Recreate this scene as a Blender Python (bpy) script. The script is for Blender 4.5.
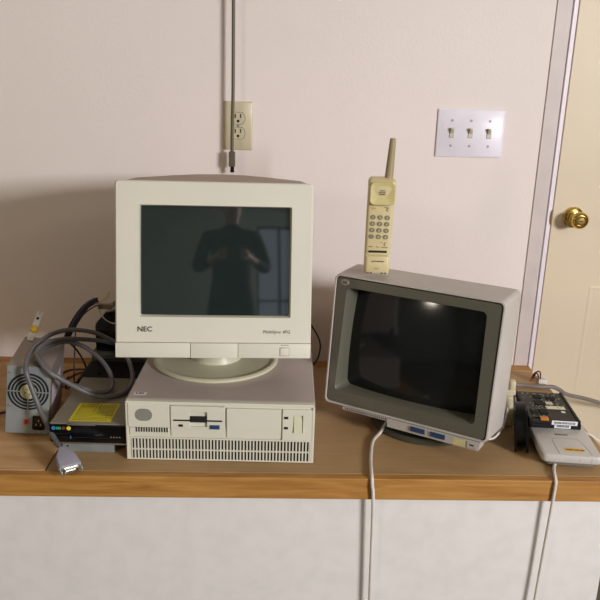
import bpy, bmesh, math, random
from mathutils import Matrix, Vector
random.seed(4)
PI = math.pi
T = 0.56                      # height of the bench top; everything below is laid out from the bench top
SC = bpy.context.scene
COL = SC.collection
for o in list(bpy.data.objects): bpy.data.objects.remove(o)

# ------------------------------------------------------------------ camera, light, exposure
def cam_setup():
    f, x, y, z, yaw, pi_, ro = 731.7, -.0547, -1.8159, .7145, .0382, .2907, .0308
    fw = Vector((math.sin(yaw)*math.cos(pi_), math.cos(yaw)*math.cos(pi_), -math.sin(pi_)))
    r0 = Vector((math.cos(yaw), -math.sin(yaw), 0)); d0 = fw.cross(r0)
    r = math.cos(ro)*r0 - math.sin(ro)*d0; d = math.sin(ro)*r0 + math.cos(ro)*d0
    cd = bpy.data.cameras.new('camera'); c = bpy.data.objects.new('camera', cd); COL.objects.link(c)
    m = Matrix((( r.x, -d.x, -fw.x, x), (r.y, -d.y, -fw.y, y), (r.z, -d.z, -fw.z, z+T), (0, 0, 0, 1)))
    c.matrix_world = m
    cd.sensor_width = 36; cd.sensor_fit = 'HORIZONTAL'; cd.lens = f/600*36; cd.clip_start = .02
    SC.camera = c
cam_setup()
w = bpy.data.worlds.new('world'); SC.world = w; w.use_nodes = True
w.node_tree.nodes['Background'].inputs[0].default_value = (.75, .82, 1, 1)
w.node_tree.nodes['Background'].inputs[1].default_value = .6
def area(name, loc, target, sx, sy, power, color):
    l = bpy.data.lights.new(name, 'AREA'); l.shape = 'RECTANGLE'; l.size = sx; l.size_y = sy; l.energy = power; l.color = color
    o = bpy.data.objects.new(name, l); COL.objects.link(o); o.location = Vector(loc) + Vector((0, 0, T))
    o.rotation_euler = (Vector(target)-Vector(loc)).to_track_quat('-Z', 'Y').to_euler()
    return o
area('window_daylight', (2.56, -3.3, 1.16), (1.2, -2.1, .8), .8, .55, 128, (.94, .94, 1.0))
area('wall_lamp_light', (-1.93, -2.60, 1.17), (0, -.4, .5), .30, .22, 9, (1, .87, .70))
area('ceiling_lamp_light', (1.75, -2.6, 1.80), (1.3, -2.0, 0), .9, .2, 4, (1, .90, .76))
SC.view_settings.view_transform = 'Standard'; SC.view_settings.look = 'None'
SC.view_settings.gamma = 1; SC.view_settings.use_curve_mapping = False
SC.view_settings.exposure = 0.24

# ------------------------------------------------------------------ materials
def lin(c):
    return tuple(((v/255)/12.92 if v/255 <= .04045 else ((v/255+.055)/1.055)**2.4) for v in c)
MATS = {}
def mat(name, rgb, rough=.5, metal=0, var=.06, scale=30, bump=0, bscale=200, rgb2=None, stretch=None, spec=.5, coat=0):
    if name in MATS: return MATS[name]
    m = bpy.data.materials.new(name); m.use_nodes = True; nt = m.node_tree; N = nt.nodes; L = nt.links
    b = N['Principled BSDF']; c = lin(rgb)
    b.inputs['Roughness'].default_value = rough; b.inputs['Metallic'].default_value = metal
    b.inputs['Specular IOR Level'].default_value = spec
    b.inputs['Coat Weight'].default_value = coat
    tc = N.new('ShaderNodeTexCoord'); mp = N.new('ShaderNodeMapping'); L.new(tc.outputs['Object'], mp.inputs[0])
    if stretch: mp.inputs['Scale'].default_value = stretch
    n = N.new('ShaderNodeTexNoise'); n.inputs['Scale'].default_value = scale; n.inputs['Detail'].default_value = 5
    L.new(mp.outputs[0], n.inputs['Vector'])
    r = N.new('ShaderNodeValToRGB'); L.new(n.outputs[0], r.inputs[0])
    c2 = lin(rgb2) if rgb2 else tuple(v*(1-var*2) for v in c)
    r.color_ramp.elements[0].position = .32; r.color_ramp.elements[1].position = .62
    r.color_ramp.elements[0].color = (*c2, 1); r.color_ramp.elements[1].color = (*c, 1)
    L.new(r.outputs[0], b.inputs['Base Color'])
    if bump:
        n2 = N.new('ShaderNodeTexNoise'); n2.inputs['Scale'].default_value = bscale; L.new(mp.outputs[0], n2.inputs['Vector'])
        bp = N.new('ShaderNodeBump'); bp.inputs['Strength'].default_value = bump; bp.inputs['Distance'].default_value = .001
        L.new(n2.outputs[0], bp.inputs['Height']); L.new(bp.outputs[0], b.inputs['Normal'])
    MATS[name] = m
    return m
wall_m = mat('wall_paint', (231, 218, 209), .75, var=.02, scale=1.6, bump=.25, bscale=140)
shaded_trim_m = mat('shaded_trim_paint', (204, 190, 182), .5, var=.05, scale=14)  # door casing: shade on its face put into the colour, darker than wall
jamb_m = mat('jamb_paint', (232, 222, 226), .45, var=.03, scale=9)
door_m = mat('door_paint', (216, 198, 168), .5, var=.03, scale=3, bump=.1)
ceil_m = mat('ceiling_paint', (176, 168, 150), .9, var=.02)
floor_m = mat('concrete_floor', (92, 84, 72), .6, var=.1, scale=4)
nec_m = mat('ivory_plastic', (214, 209, 190), .45, var=.02, scale=6, bump=.12, bscale=900)
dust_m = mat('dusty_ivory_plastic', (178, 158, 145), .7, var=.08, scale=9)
nec2_m = mat('greenish_ivory_plastic', (206, 203, 172), .4, var=.02, scale=6)
case_m = mat('pearl_case_plastic', (214, 210, 190), .5, var=.02, scale=7, bump=.12, bscale=900)
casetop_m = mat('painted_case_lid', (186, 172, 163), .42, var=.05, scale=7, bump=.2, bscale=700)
glass1_m = mat('green_black_glass', (34, 42, 40), .05, var=.05, spec=1.0)
glass2_m = mat('black_glass', (20, 23, 22), .13, var=.1, scale=8, spec=.5)
bez_m = mat('olive_grey_plastic', (92, 89, 75), .5, var=.03, scale=8, bump=.1, bscale=900)
ibmcase_m = mat('light_grey_plastic', (186, 178, 168), .5, var=.04, scale=12, bump=.12, bscale=900)
base_m = mat('dark_olive_plastic', (70, 70, 56), .5)
blk_m = mat('black_plastic', (12, 12, 13), .4, spec=.3, var=.2)
gblk_m = mat('glossy_black_plastic', (9, 9, 10), .12, var=.2)
slot_m = mat('slot_black', (14, 13, 14), .7)
blue_m = mat('blue_plastic', (38, 66, 104), .4)
yel_m = mat('pale_yellow_label', (214, 203, 145), .55, var=.06, scale=90)
phone_m = mat('yellowed_cream_plastic', (206, 190, 142), .38, var=.03, scale=18)
phone2_m = mat('aged_cream_plastic', (203, 188, 128), .3, var=.03, scale=18)
ant_m = mat('antenna_rubber', (160, 142, 103), .55)
key_m = mat('grey_key', (128, 120, 98), .45)
plate_m = mat('outlet_ivory', (200, 188, 156), .35, var=.02)
white_m = mat('white_plate', (232, 226, 232), .35, var=.02)
tog_m = mat('toggle_ivory', (205, 195, 168), .35)
brass_m = mat('polished_brass', (222, 188, 104), .16, 1, var=.05)
steel_m = mat('galvanised_steel', (146, 152, 150), .42, .25, var=.08, scale=25)
steel2_m = mat('brushed_case_steel', (142, 134, 118), .45, .2, var=.05, scale=20)
psutop_m = mat('psu_lid_steel', (164, 152, 142), .45, .5, var=.05)
silver_m = mat('bright_metal', (210, 208, 200), .25, .9)
cable_m = mat('grey_cable_rubber', (98, 95, 94), .4, var=.05)
dconn_m = mat('lavender_grey_plastic', (150, 147, 158), .45)
wcable_m = mat('white_cable', (216, 208, 196), .45)
bcable_m = mat('black_cable', (28, 28, 34), .45)
brcable_m = mat('brown_cable', (74, 52, 42), .45)
orcable_m = mat('orange_wire', (178, 96, 52), .45)
rdcable_m = mat('dark_red_wire', (120, 34, 28), .45)
olcable_m = mat('olive_cord', (92, 84, 66), .45)
stick_m = mat('yellow_sticker', (212, 196, 34), .45, var=.03)
paper_m = mat('white_label_paper', (226, 224, 226), .6)
ink_m = mat('ink', (38, 36, 34), .6)
gink_m = mat('grey_ink', (92, 84, 72), .6)
ext_m = mat('warm_grey_shell', (190, 184, 176), .4, var=.02)
pcb_m = mat('circuit_board', (22, 28, 24), .5, var=.3, scale=260, rgb2=(66, 66, 54), spec=.3)
orange_m = mat('orange_connector', (208, 128, 46), .4)
cream_m = mat('cream_plastic', (214, 202, 168), .45)
red_m = mat('red_plastic', (196, 52, 30), .4)
green_m = mat('green_dot', (46, 150, 104), .5)
cyan_m = mat('blue_dot', (46, 122, 188), .5)
rdot_m = mat('brown_dot', (112, 52, 38), .5)
ydot_m = mat('yellow_dot', (232, 212, 60), .5)
pale_m = mat('speaker_mesh_grey', (142, 140, 128), .7, var=.2, scale=900)
sink_m = mat('chip_black', (18, 18, 18), .65, spec=.25)

def wood(name, a, b, sc, stretch, rough=.55, weave=False):
    m = bpy.data.materials.new(name); m.use_nodes = True; nt = m.node_tree; N = nt.nodes; L = nt.links
    bs = N['Principled BSDF']; bs.inputs['Roughness'].default_value = rough
    tc = N.new('ShaderNodeTexCoord'); mp = N.new('ShaderNodeMapping'); mp.inputs['Scale'].default_value = stretch
    L.new(tc.outputs['Object'], mp.inputs[0])
    n = N.new('ShaderNodeTexNoise'); n.inputs['Scale'].default_value = sc; n.inputs['Detail'].default_value = 7; n.inputs['Distortion'].default_value = 1.2
    L.new(mp.outputs[0], n.inputs['Vector'])
    r = N.new('ShaderNodeValToRGB'); L.new(n.outputs[0], r.inputs[0])
    r.color_ramp.elements[0].position = .3; r.color_ramp.elements[1].position = .7
    r.color_ramp.elements[0].color = (*lin(b), 1); r.color_ramp.elements[1].color = (*lin(a), 1)
    out = r.outputs[0]
    if weave:
        n2 = N.new('ShaderNodeTexNoise'); n2.inputs['Scale'].default_value = 12; n2.inputs['Detail'].default_value = 3
        mp2 = N.new('ShaderNodeMapping'); mp2.inputs['Scale'].default_value = (1, 14, 1)
        L.new(tc.outputs['Object'], mp2.inputs[0]); L.new(mp2.outputs[0], n2.inputs['Vector'])
        mx = N.new('ShaderNodeMix'); mx.data_type = 'RGBA'; mx.blend_type = 'MULTIPLY'; mx.inputs[0].default_value = .3
        r2 = N.new('ShaderNodeValToRGB'); L.new(n2.outputs[0], r2.inputs[0]); r2.color_ramp.elements[0].position = .35
        r2.color_ramp.elements[1].position = .65
        r2.color_ramp.elements[0].color = (.72, .70, .66, 1); r2.color_ramp.elements[1].color = (1, 1, 1, 1)
        L.new(out, mx.inputs[6]); L.new(r2.outputs[0], mx.inputs[7]); out = mx.outputs[2]
    L.new(out, bs.inputs['Base Color'])
    return m
hard_m = wood('hardboard', (178, 145, 101), (160, 128, 86), 5, (1, 1, 1), .6, True)
ply_m = wood('plywood', (204, 164, 116), (180, 138, 90), 4, (1, 7, 1), .6)
pine_m = wood('pine_trim', (186, 136, 68), (150, 100, 42), 5, (1, 12, 12), .5)
front_m = mat('bench_front_paint', (225, 220, 212), .6, var=.03)

# ------------------------------------------------------------------ geometry collector
def catmull(pts, k=8):
    P = [Vector(p) for p in pts]
    if len(P) < 3: return P
    P = [P[0]*2-P[1]] + P + [P[-1]*2-P[-2]]; out = []
    for i in range(1, len(P)-2):
        a, b, c, d = P[i-1:i+3]
        for j in range(k):
            t = j/k
            out.append(.5*((2*b)+(c-a)*t+(2*a-5*b+4*c-d)*t*t+(3*b-a-3*c+d)*t**3))
    out.append(P[-2]); return out
def rr(u0, u1, v0, v1, r, seg=5, side=6):
    """rounded rectangle outline, counter-clockwise, fixed point count"""
    pts = []
    cs = [((u1-r, v0+r), -90), ((u1-r, v1-r), 0), ((u0+r, v1-r), 90), ((u0+r, v0+r), 180)]
    for k, ((cx, cy), a0) in enumerate(cs):
        for s in range(seg+1):
            a = math.radians(a0+90*s/seg); pts.append((cx+r*math.cos(a), cy+r*math.sin(a)))
        nx, na = cs[(k+1) % 4]; a = math.radians(na)
        q0 = pts[-1]; q1 = (nx[0]+r*math.cos(a), nx[1]+r*math.sin(a))
        for s in range(1, side): t = s/side; pts.append((q0[0]+(q1[0]-q0[0])*t, q0[1]+(q1[1]-q0[1])*t))
    return pts
class G:
    def __init__(s, M=None): s.bm = bmesh.new(); s.M = M or Matrix()
    def add(s, b):
        me = bpy.data.meshes.new('t'); b.to_mesh(me); b.free(); s.bm.from_mesh(me); bpy.data.meshes.remove(me); return s
    def box(s, x0, x1, y0, y1, z0, z1, bev=0, seg=2, M=None):
        b = bmesh.new(); bmesh.ops.create_cube(b, size=1)
        for v in b.verts:
            v.co = Vector(((x0+x1)/2+v.co.x*(x1-x0), (y0+y1)/2+v.co.y*(y1-y0), (z0+z1)/2+v.co.z*(z1-z0)))
        if bev: bmesh.ops.bevel(b, geom=list(b.edges), offset=bev, segments=seg, profile=.6, affect='EDGES')
        if M: b.transform(M)
        return s.add(b)
    def loft(s, loops, cap0=True, cap1=True):
        b = bmesh.new(); R = [[b.verts.new(p) for p in l] for l in loops]; n = len(R[0])
        for A, B in zip(R, R[1:]):
            for i in range(n): b.faces.new((A[i], A[(i+1) % n], B[(i+1) % n], B[i]))
        if cap0: b.faces.new(R[0][::-1])
        if cap1: b.faces.new(R[-1])
        bmesh.ops.recalc_face_normals(b, faces=list(b.faces))
        return s.add(b)
    def cyl(s, p0, p1, r0, r1=None, n=24, cap=True):
        p0, p1 = Vector(p0), Vector(p1); r1 = r0 if r1 is None else r1
        q = (p1-p0).to_track_quat('Z', 'Y')
        f = lambda c, r: [c+q @ Vector((r*math.cos(2*PI*i/n), r*math.sin(2*PI*i/n), 0)) for i in range(n)]
        return s.loft([f(p0, r0), f(p1, r1)], cap, cap)
    def lathe(s, prof, o, axis=(0, 0, 1), n=40):
        o = Vector(o); q = Vector(axis).to_track_quat('Z', 'Y')
        L = [[o+q @ Vector((r*math.cos(2*PI*i/n), r*math.sin(2*PI*i/n), h)) for i in range(n)] for r, h in prof]
        return s.loft(L)
    def tube(s, pts, r, k=8, n=10, smooth=True):
        P = catmull(pts, k) if smooth else [Vector(p) for p in pts]
        L = []; up = Vector((0.13, .2, 1)).normalized(); prev = None
        for i, p in enumerate(P):
            t = (P[min(i+1, len(P)-1)]-P[max(i-1, 0)]).normalized()
            a = (prev if prev is not None else up.cross(t)); a = (a-t*a.dot(t)).normalized(); prev = a; b = t.cross(a)
            L.append([p+a*r*math.cos(2*PI*j/n)+b*r*math.sin(2*PI*j/n) for j in range(n)])
        return s.loft(L)
    def disc(s, o, axis, r0, r1, th, n=48):
        """flat ring"""
        o = Vector(o); q = Vector(axis).to_track_quat('Z', 'Y')
        f = lambda r, h: [o+q @ Vector((r*math.cos(2*PI*i/n), r*math.sin(2*PI*i/n), h)) for i in range(n)]
        return s.loft([f(r0, 0), f(r0, th), f(r1, th), f(r1, 0), f(r0, 0)], False, False)
    def text(s, body, size, M, shear=0, bold=0, align='LEFT', ext=.00015):
        c = bpy.data.curves.new('t', 'FONT'); c.body = body; c.size = size; c.shear = shear; c.offset = bold; c.align_x = align; c.extrude = ext
        c.resolution_u = 2
        o = bpy.data.objects.new('t', c); me = bpy.data.meshes.new_from_object(o)
        b = bmesh.new(); b.from_mesh(me); b.transform(M); bpy.data.meshes.remove(me); bpy.data.objects.remove(o); bpy.data.curves.remove(c)
        return s.add(b)
    def screen(s, u0, u1, v0, v1, n0, bulge, rad=.7, N=24):
        """convex picture tube face: bulges towards +n"""
        b = bmesh.new(); rows = []
        for j in range(N+1):
            row = []
            for i in range(N+1):
                a, c = -1+2*i/N, -1+2*j/N
                row.append(b.verts.new(((u0+u1)/2+a*(u1-u0)/2, (v0+v1)/2+c*(v1-v0)/2, n0+bulge-((a*(u1-u0)/2)**2+(c*(v1-v0)/2)**2)/(2*rad))))
            rows.append(row)
        for j in range(N):
            for i in range(N): b.faces.new((rows[j][i], rows[j][i+1], rows[j+1][i+1], rows[j+1][i]))
        bmesh.ops.recalc_face_normals(b, faces=list(b.faces))
        return s.add(b)

def tag(o, label=None, cat=None, group=None, kind=None):
    if label: o['label'] = label
    if cat: o['category'] = cat
    if group: o['group'] = group
    if kind: o['kind'] = kind
    return o
def thing(name, label, cat, loc, group=None):
    o = bpy.data.objects.new(name, None); COL.objects.link(o); o.empty_display_size = .03
    o['l0'] = list(loc); o.location = Vector(loc)+Vector((0, 0, T)); tag(o, label, cat, group); return o
def obj(name, g, m, parent=None, label=None, cat=None, smooth=True, loc=None, group=None, kind=None):
    """link the collected shape as one mesh object; g.M maps its frame to the bench frame"""
    g.bm.transform(g.M)
    base = parent
    while base is not None and base.parent is not None: base = base.parent
    if base is not None: org = Vector(base['l0'])
    else: org = Vector(loc) if loc else Vector((0, 0, 0))
    bmesh.ops.translate(g.bm, verts=list(g.bm.verts), vec=-org)
    me = bpy.data.meshes.new(name); g.bm.to_mesh(me); g.bm.free(); me.materials.append(m)
    if smooth:
        for p in me.polygons: p.use_smooth = True
        try: me.set_sharp_from_angle(angle=math.radians(38))
        except Exception: pass
    o = bpy.data.objects.new(name, me); COL.objects.link(o)
    if parent is not None: o.parent = parent
    else: o.location = org+Vector((0, 0, T)); o['l0'] = list(org)
    return tag(o, label, cat, group, kind)
def frame(o, r, u):
    r, u = Vector(r).normalized(), Vector(u).normalized(); n = r.cross(u)
    return Matrix(((r.x, u.x, n.x, o[0]), (r.y, u.y, n.y, o[1]), (r.z, u.z, n.z, o[2]), (0, 0, 0, 1)))
def at(x, y, z, yaw=0): return Matrix.Translation((x, y, z)) @ Matrix.Rotation(yaw, 4, 'Z')
FR = Matrix.Rotation(PI/2, 4, 'X')          # text plane -> upright, facing -y

# ------------------------------------------------------------------ room
X0, X1, Y0, ZF, ZC = -2.0, 2.6, -4.5, -T, 1.86
def st(name, g, m, parent=None, **k):
    o = obj(name, g, m, parent, smooth=False, **k)
    if parent is None: o['kind'] = 'structure'
    return o
st('floor', G().box(X0-.1, X1+.1, Y0-.1, .1, ZF-.1, ZF), floor_m, loc=(0, -2, ZF))
st('ceiling', G().box(X0-.1, X1+.1, Y0-.1, .1, ZC, ZC+.1), ceil_m, loc=(0, -2, ZC))
g = G(); g.box(X0-.1, .6295, 0, .1, ZF, ZC); g.box(1.50, X1+.1, 0, .1, ZF, ZC); g.box(.6295, 1.50, 0, .1, 1.50, ZC)
st('wall_back', g, wall_m)
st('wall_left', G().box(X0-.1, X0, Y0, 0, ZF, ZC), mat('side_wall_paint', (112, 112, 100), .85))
g = G(); VX0, VX1, VZ0, VZ1 = .34, .92, -.30, 1.62
g.box(X0, VX0, Y0-.1, Y0, ZF, ZC); g.box(VX1, X1, Y0-.1, Y0, ZF, ZC); g.box(VX0, VX1, Y0-.1, Y0, ZF, VZ0); g.box(VX0, VX1, Y0-.1, Y0, VZ1, ZC)
st('wall_front', g, mat('far_wall_paint', (190, 196, 186), .85))
WY0, WY1, WZ0, WZ1 = -3.75, -2.85, .84, 1.48
g = G(); g.box(X1, X1+.1, Y0, WY0, ZF, ZC); g.box(X1, X1+.1, WY1, 0, ZF, ZC); g.box(X1, X1+.1, WY0, WY1, ZF, WZ0); g.box(X1, X1+.1, WY0, WY1, WZ1, ZC)
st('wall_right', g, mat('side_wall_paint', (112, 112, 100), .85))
g = G()
for a, b in ((WY0, WY0+.05), (WY1-.05, WY1), ((WY0+WY1)/2-.02, (WY0+WY1)/2+.02)): g.box(X1+.03, X1+.08, a, b, WZ0, WZ1, .003)
g.box(X1+.03, X1+.08, WY0, WY1, WZ0, WZ0+.05, .003); g.box(X1+.03, X1+.08, WY0, WY1, WZ1-.05, WZ1, .003)
st('window_1', g, jamb_m)
g = G()
for a, b, c_, d in ((-2.84, -2.36, .98, 1.02), (-2.84, -2.36, 1.32, 1.36), (-2.84, -2.80, .98, 1.36), (-2.40, -2.36, .98, 1.36)): g.box(X0, X0+.03, a, b, c_, d, .003)
st('lamp_frame', g, jamb_m)  # added frame around the wall lamp light; no window opening in this wall
g = G()
for a, b in ((VX0, VX0+.035), (VX1-.035, VX1), (.66, .70)): g.box(a, b, Y0-.08, Y0-.03, VZ0, VZ1, .003)
for a, b in ((VZ0, VZ0+.035), (VZ1-.035, VZ1), (.50, .53)): g.box(VX0, VX1, Y0-.08, Y0-.03, a, b, .003)
st('window_3', g, mat('dark_window_frame', (60, 62, 64), .5))
# door casing, jamb, door
g = G(); g.box(.594, .6300, -.0035, -.0002, ZF, 1.53, .001); g.box(1.475, 1.53, -.0035, -.0002, ZF, 1.53, .001); g.box(.6300, 1.475, -.0035, -.0002, 1.475, 1.53, .001)
st('trim_1', g, shaded_trim_m)
g = G(); g.box(.6335, .6440, -.003, .09, ZF, 1.47, .0012); g.box(1.455, 1.47, -.003, .09, ZF, 1.47, .0012); g.box(.6440, 1.455, -.003, .09, 1.4585, 1.47)
trim2 = st('trim_2', g, jamb_m)
g = G(); g.loft([[(x, y, z) for x, z in [(.6448, .383), (.6448, .423)]+[(.6448-.0052*math.sin(a), .403+.020*math.cos(a)) for a in [i*PI/10 for i in range(1, 10)]]] for y in (-.0031, -.0045)])
obj('strike_plate', g, mat('tarnished_brass', (104, 84, 46), .4, .8), trim2)
g = G(); g.box(.6482, 1.452, .001, .038, ZF+.012, 1.456, .0015)
door = st('door_1', g, door_m)
for (a, b, c, d) in ((.768, 1.02, -.33, .225), (1.11, 1.34, -.33, .225), (.768, 1.02, .419, .98), (1.11, 1.34, .419, .98), (.768, 1.02, 1.08, 1.36), (1.11, 1.34, 1.08, 1.36)):
    g = G(); g.M = frame((0, .001, 0), (1, 0, 0), (0, 0, 1))
    g.loft([[(x, y, 0) for x, y in rr(a, b, c, d, .004, 2, 1)], [(x, y, .0009) for x, y in rr(a+.005, b-.005, c+.005, d-.005, .003, 2, 1)],
            [(x, y, .0004) for x, y in rr(a+.012, b-.012, c+.012, d-.012, .003, 2, 1)], [(x, y, .0009) for x, y in rr(a+.035, b-.035, c+.035, d-.035, .003, 2, 1)]])
    obj('door_panel', g, door_m, door, smooth=False)
ax = (0, -1, 0); kc = (.7005, .001, .404)
kn = obj('door_knob', G().lathe([(0, 0), (.0262, 0), (.0268, .002), (.0255, .0055), (.020, .0085), (.0125, .010), (.0105, .013), (.0105, .026), (.014, .030), (.0195, .036), (.0215, .043), (.0205, .050), (.0165, .0545), (.0125, .0555), (.0120, .0535), (0, .0535)], kc, ax), brass_m, door, label='round brass door knob')
obj('lock_face', G().lathe([(0, 0), (.0085, 0), (.0082, .0015), (0, .0018)], (kc[0], kc[1]-.0536, kc[2]), ax), mat('dull_brass', (150, 120, 70), .35, .9), kn)
obj('key_slot', G().box(kc[0]-.0045, kc[0]+.0045, kc[1]-.0560, kc[1]-.0553, kc[2]-.0009, kc[2]+.0009), slot_m, kn)

# ------------------------------------------------------------------ bench
D = -.577
bench = thing('workbench', 'long wooden workbench against the wall with brown hardboard top and orange pine edge', 'workbench', (0, -.29, ZF))
g = G()
b = bmesh.new(); pts = [(-.474, D), (.625, D), (.636, D+.012)] + [(.637-.055*(1-math.cos(a)), -.095+.055*math.sin(a)) for a in [i*PI/2/8 for i in range(9)]] + [(-.474, -.040)]
vs = [b.verts.new((x, y, 0)) for x, y in pts]; f = b.faces.new(vs); r = bmesh.ops.extrude_face_region(b, geom=[f])
for v in r['geom']:
    if isinstance(v, bmesh.types.BMVert): v.co.z = -.006
bmesh.ops.recalc_face_normals(b, faces=list(b.faces)); g.add(b)
obj('top_board', g, hard_m, bench, label='brown hardboard sheet with a rounded back corner', smooth=False)
g = G(); g.box(-1.3, -.4775, D, -.040, -.006, 0, .0012)
obj('top_board', g, ply_m, bench, label='paler bare board left of the seam', smooth=False)
obj('edge_trim', G().box(-1.3, .636, D-.0185, D, -.045, -.0006, .002), pine_m, bench, smooth=False)
obj('back_strip', G().box(-1.3, .633, -.040, -.001, -.02, .0012, .0015), pine_m, bench, smooth=False)
obj('under_board', G().box(-1.3, .634, D+.001, -.0405, -.024, -.0065), ply_m, bench, smooth=False)
obj('front_panel', G().box(-1.28, .615, D-.004, D+.012, ZF, -.046), front_m, bench, smooth=False)
obj('side_panel', G().box(.600, .615, D+.013, -.02, ZF, -.025), front_m, bench, smooth=False)

# ------------------------------------------------------------------ desktop computer
BO = (-.3318, -.5293, 0.0); byaw = -.0213; BH = .1235
MB_ = at(-.3322, -.5335, 0, byaw) @ Matrix.Scale(1.005, 4)
pc = thing('desktop_computer', 'flat ivory desktop computer under the left monitor with vertical vent slots along its front', 'computer', (BO[0]+.18, BO[1]+.2, 0))
def bu(X): return (X-44)/511*.36
def bv(Y): return (1-(Y-168)/160)*BH
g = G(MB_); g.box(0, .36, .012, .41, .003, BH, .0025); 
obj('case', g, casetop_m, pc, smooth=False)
for x in (.03, .33):
    for y in (.04, .38): obj('foot', G(MB_).cyl((x, y, 0), (x, y, .0029), .009), blk_m, pc)
# front moulding: frame with openings
g = G(MB_)
fy0, fy1 = 0.0, .0125
g.box(0, .36, .004, fy1, .003, BH, .0015)
g.box(0, .36, fy0, .005, BH-.006, BH, .0015); g.box(0, .0045, fy0, .005, .003, BH, .0015); g.box(.3555, .36, fy0, .005, .003, BH, .0015)
g.box(0, .36, fy0, .005, .003, bv(324), .0015); g.box(.003, .357, fy0, .005, bv(269), bv(265), .0008)
fp = obj('front_panel', g, case_m, pc, smooth=False)
# long vent: dark recess with ivory bars
g = G(MB_); g.box(bu(58), bu(543), .0028, .0042, bv(324), bv(270)); vent = obj('vent_recess', g, slot_m, pc, smooth=False)
g = G(MB_); n = 54
for i in range(n+1):
    x = bu(58)+(bu(543)-bu(58))*i/n; g.box(x-.0014, x+.0014, .0005, .0035, bv(324), bv(270))
g.box(bu(58), bu(543), .0003, .0035, bv(299.5), bv(296.5)); g.box(.004, bu(58), .0005, .004, bv(324), bv(269)); g.box(bu(543), .3565, .0005, .004, bv(324), bv(269))
obj('vent_bars', g, case_m, vent, smooth=False)
# speaker bay
g = G(MB_); g.box(bu(51), bu(163), -.0015, .005, bv(237), bv(175), .001); sp = obj('speaker_cover', g, case_m, pc, smooth=False)
g = G(MB_ @ FR)
cx, cy = bu(93.5), bv(203)
g.loft([[(x, y, .0008) for x, y in rr(cx-.0165, cx+.0165, cy-.0128, cy+.0128, .0125, 8, 1)], [(x, y, .0024) for x, y in rr(cx-.016, cx+.016, cy-.0123, cy+.0123, .012, 8, 1)]])
obj('speaker_mesh', g, pale_m, sp)
g = G(MB_); g.box(bu(54), bu(160), .0018, .0045, bv(262), bv(240), .0008)
for i in range(13): pass
lv = obj('vent_cover', g, case_m, pc, smooth=False)
g = G(MB_)
for i in range(13):
    x = bu(72)+i*(bu(155)-bu(72))/12; g.box(x-.0013, x+.0013, .0012, .0020, bv(251), bv(234.5))
g2 = g; obj('vent_slots', g2, slot_m, lv, smooth=False)
# floppy bay
g = G(MB_)
a0, a1, z0, z1 = bu(166), bu(313), bv(238), bv(178)
hx0, hx1, hz0, hz1 = bu(217), bu(264), bv(233), bv(193)
g.box(a0, hx0, -.0018, .005, z0, z1, .0008); g.box(hx1, a1, -.0018, .005, z0, z1, .0008)
g.box(hx0-.001, hx1+.001, -.0018, .005, hz1, z1, .0008); g.box(hx0-.001, hx1+.001, -.0018, .005, z0, hz0, .0008)
g.box(hx0, hx1, .0035, .005, hz0, hz1); g.box(a0, a1, .0015, .005, bv(262), z0-.0008, .0008)
fd = obj('floppy_drive', g, case_m, pc, smooth=False)
g = G(MB_); g.box(bu(173), bu(305), -.0023, -.0012, bv(217.5), bv(213.5)); g.box(hx0+.001, hx1-.001, -.0028, .0036, bv(220), bv(206), .0008)
obj('disk_slot', g, slot_m, fd, smooth=False)
obj('eject_button', G(MB_).box(bu(272), bu(298), -.0042, 0, bv(237), bv(226.5), .0008), blue_m, fd, label='blue eject button')
obj('activity_light', G(MB_).box(bu(187), bu(199), -.0026, 0, bv(232.5), bv(226.5)), slot_m, fd)
g = G(MB_); g.box(bu(317), bu(464), -.0025, .005, bv(237.5), bv(181), .001); g.box(bu(317), bu(464), .0012, .005, bv(262), bv(239.2), .0008)
obj('bay_cover', g, case_m, pc, smooth=False)
g = G(MB_); g.box(bu(468), bu(497), -.0010, .005, bv(264), bv(181), .0006); g.box(bu(523), bu(548), -.0010, .005, bv(264), bv(181), .0006)
g.box(bu(496), bu(524), -.0010, .005, bv(197), bv(181), .0006); g.box(bu(496), bu(524), -.0010, .005, bv(264), bv(243), .0006)
sw = obj('switch_panel', g, case_m, pc, smooth=False)
g = G(MB_); g.loft([[(bu(498), .004, bv(242)), (bu(522), .004, bv(242)), (bu(522), .004, bv(198)), (bu(498), .004, bv(198))],
                    [(bu(499), -.005, bv(241)), (bu(521), -.005, bv(241)), (bu(521), .0028, bv(199)), (bu(499), .0028, bv(199))]])
obj('power_switch', g, nec2_m, sw, smooth=False)
for Y in (203, 230.5):
    obj('indicator_light', G(MB_).box(bu(472), bu(483), -.0017, 0, bv(Y+3.2), bv(Y-3.2)), slot_m, sw)
g = G(MB_ @ at(.010, .030, BH+.0002, -.06)); g.box(0, .0235, 0, .0125, -.0001, .0003); sk = obj('number_sticker', g, paper_m, pc, smooth=False)
obj('sticker_print', G(MB_ @ at(.010, .030, BH+.0002, -.06)).text('1.31', .0105, Matrix.Translation((.002, .0028, .00045)), bold=.0003), ink_m, sk, smooth=False)

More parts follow.
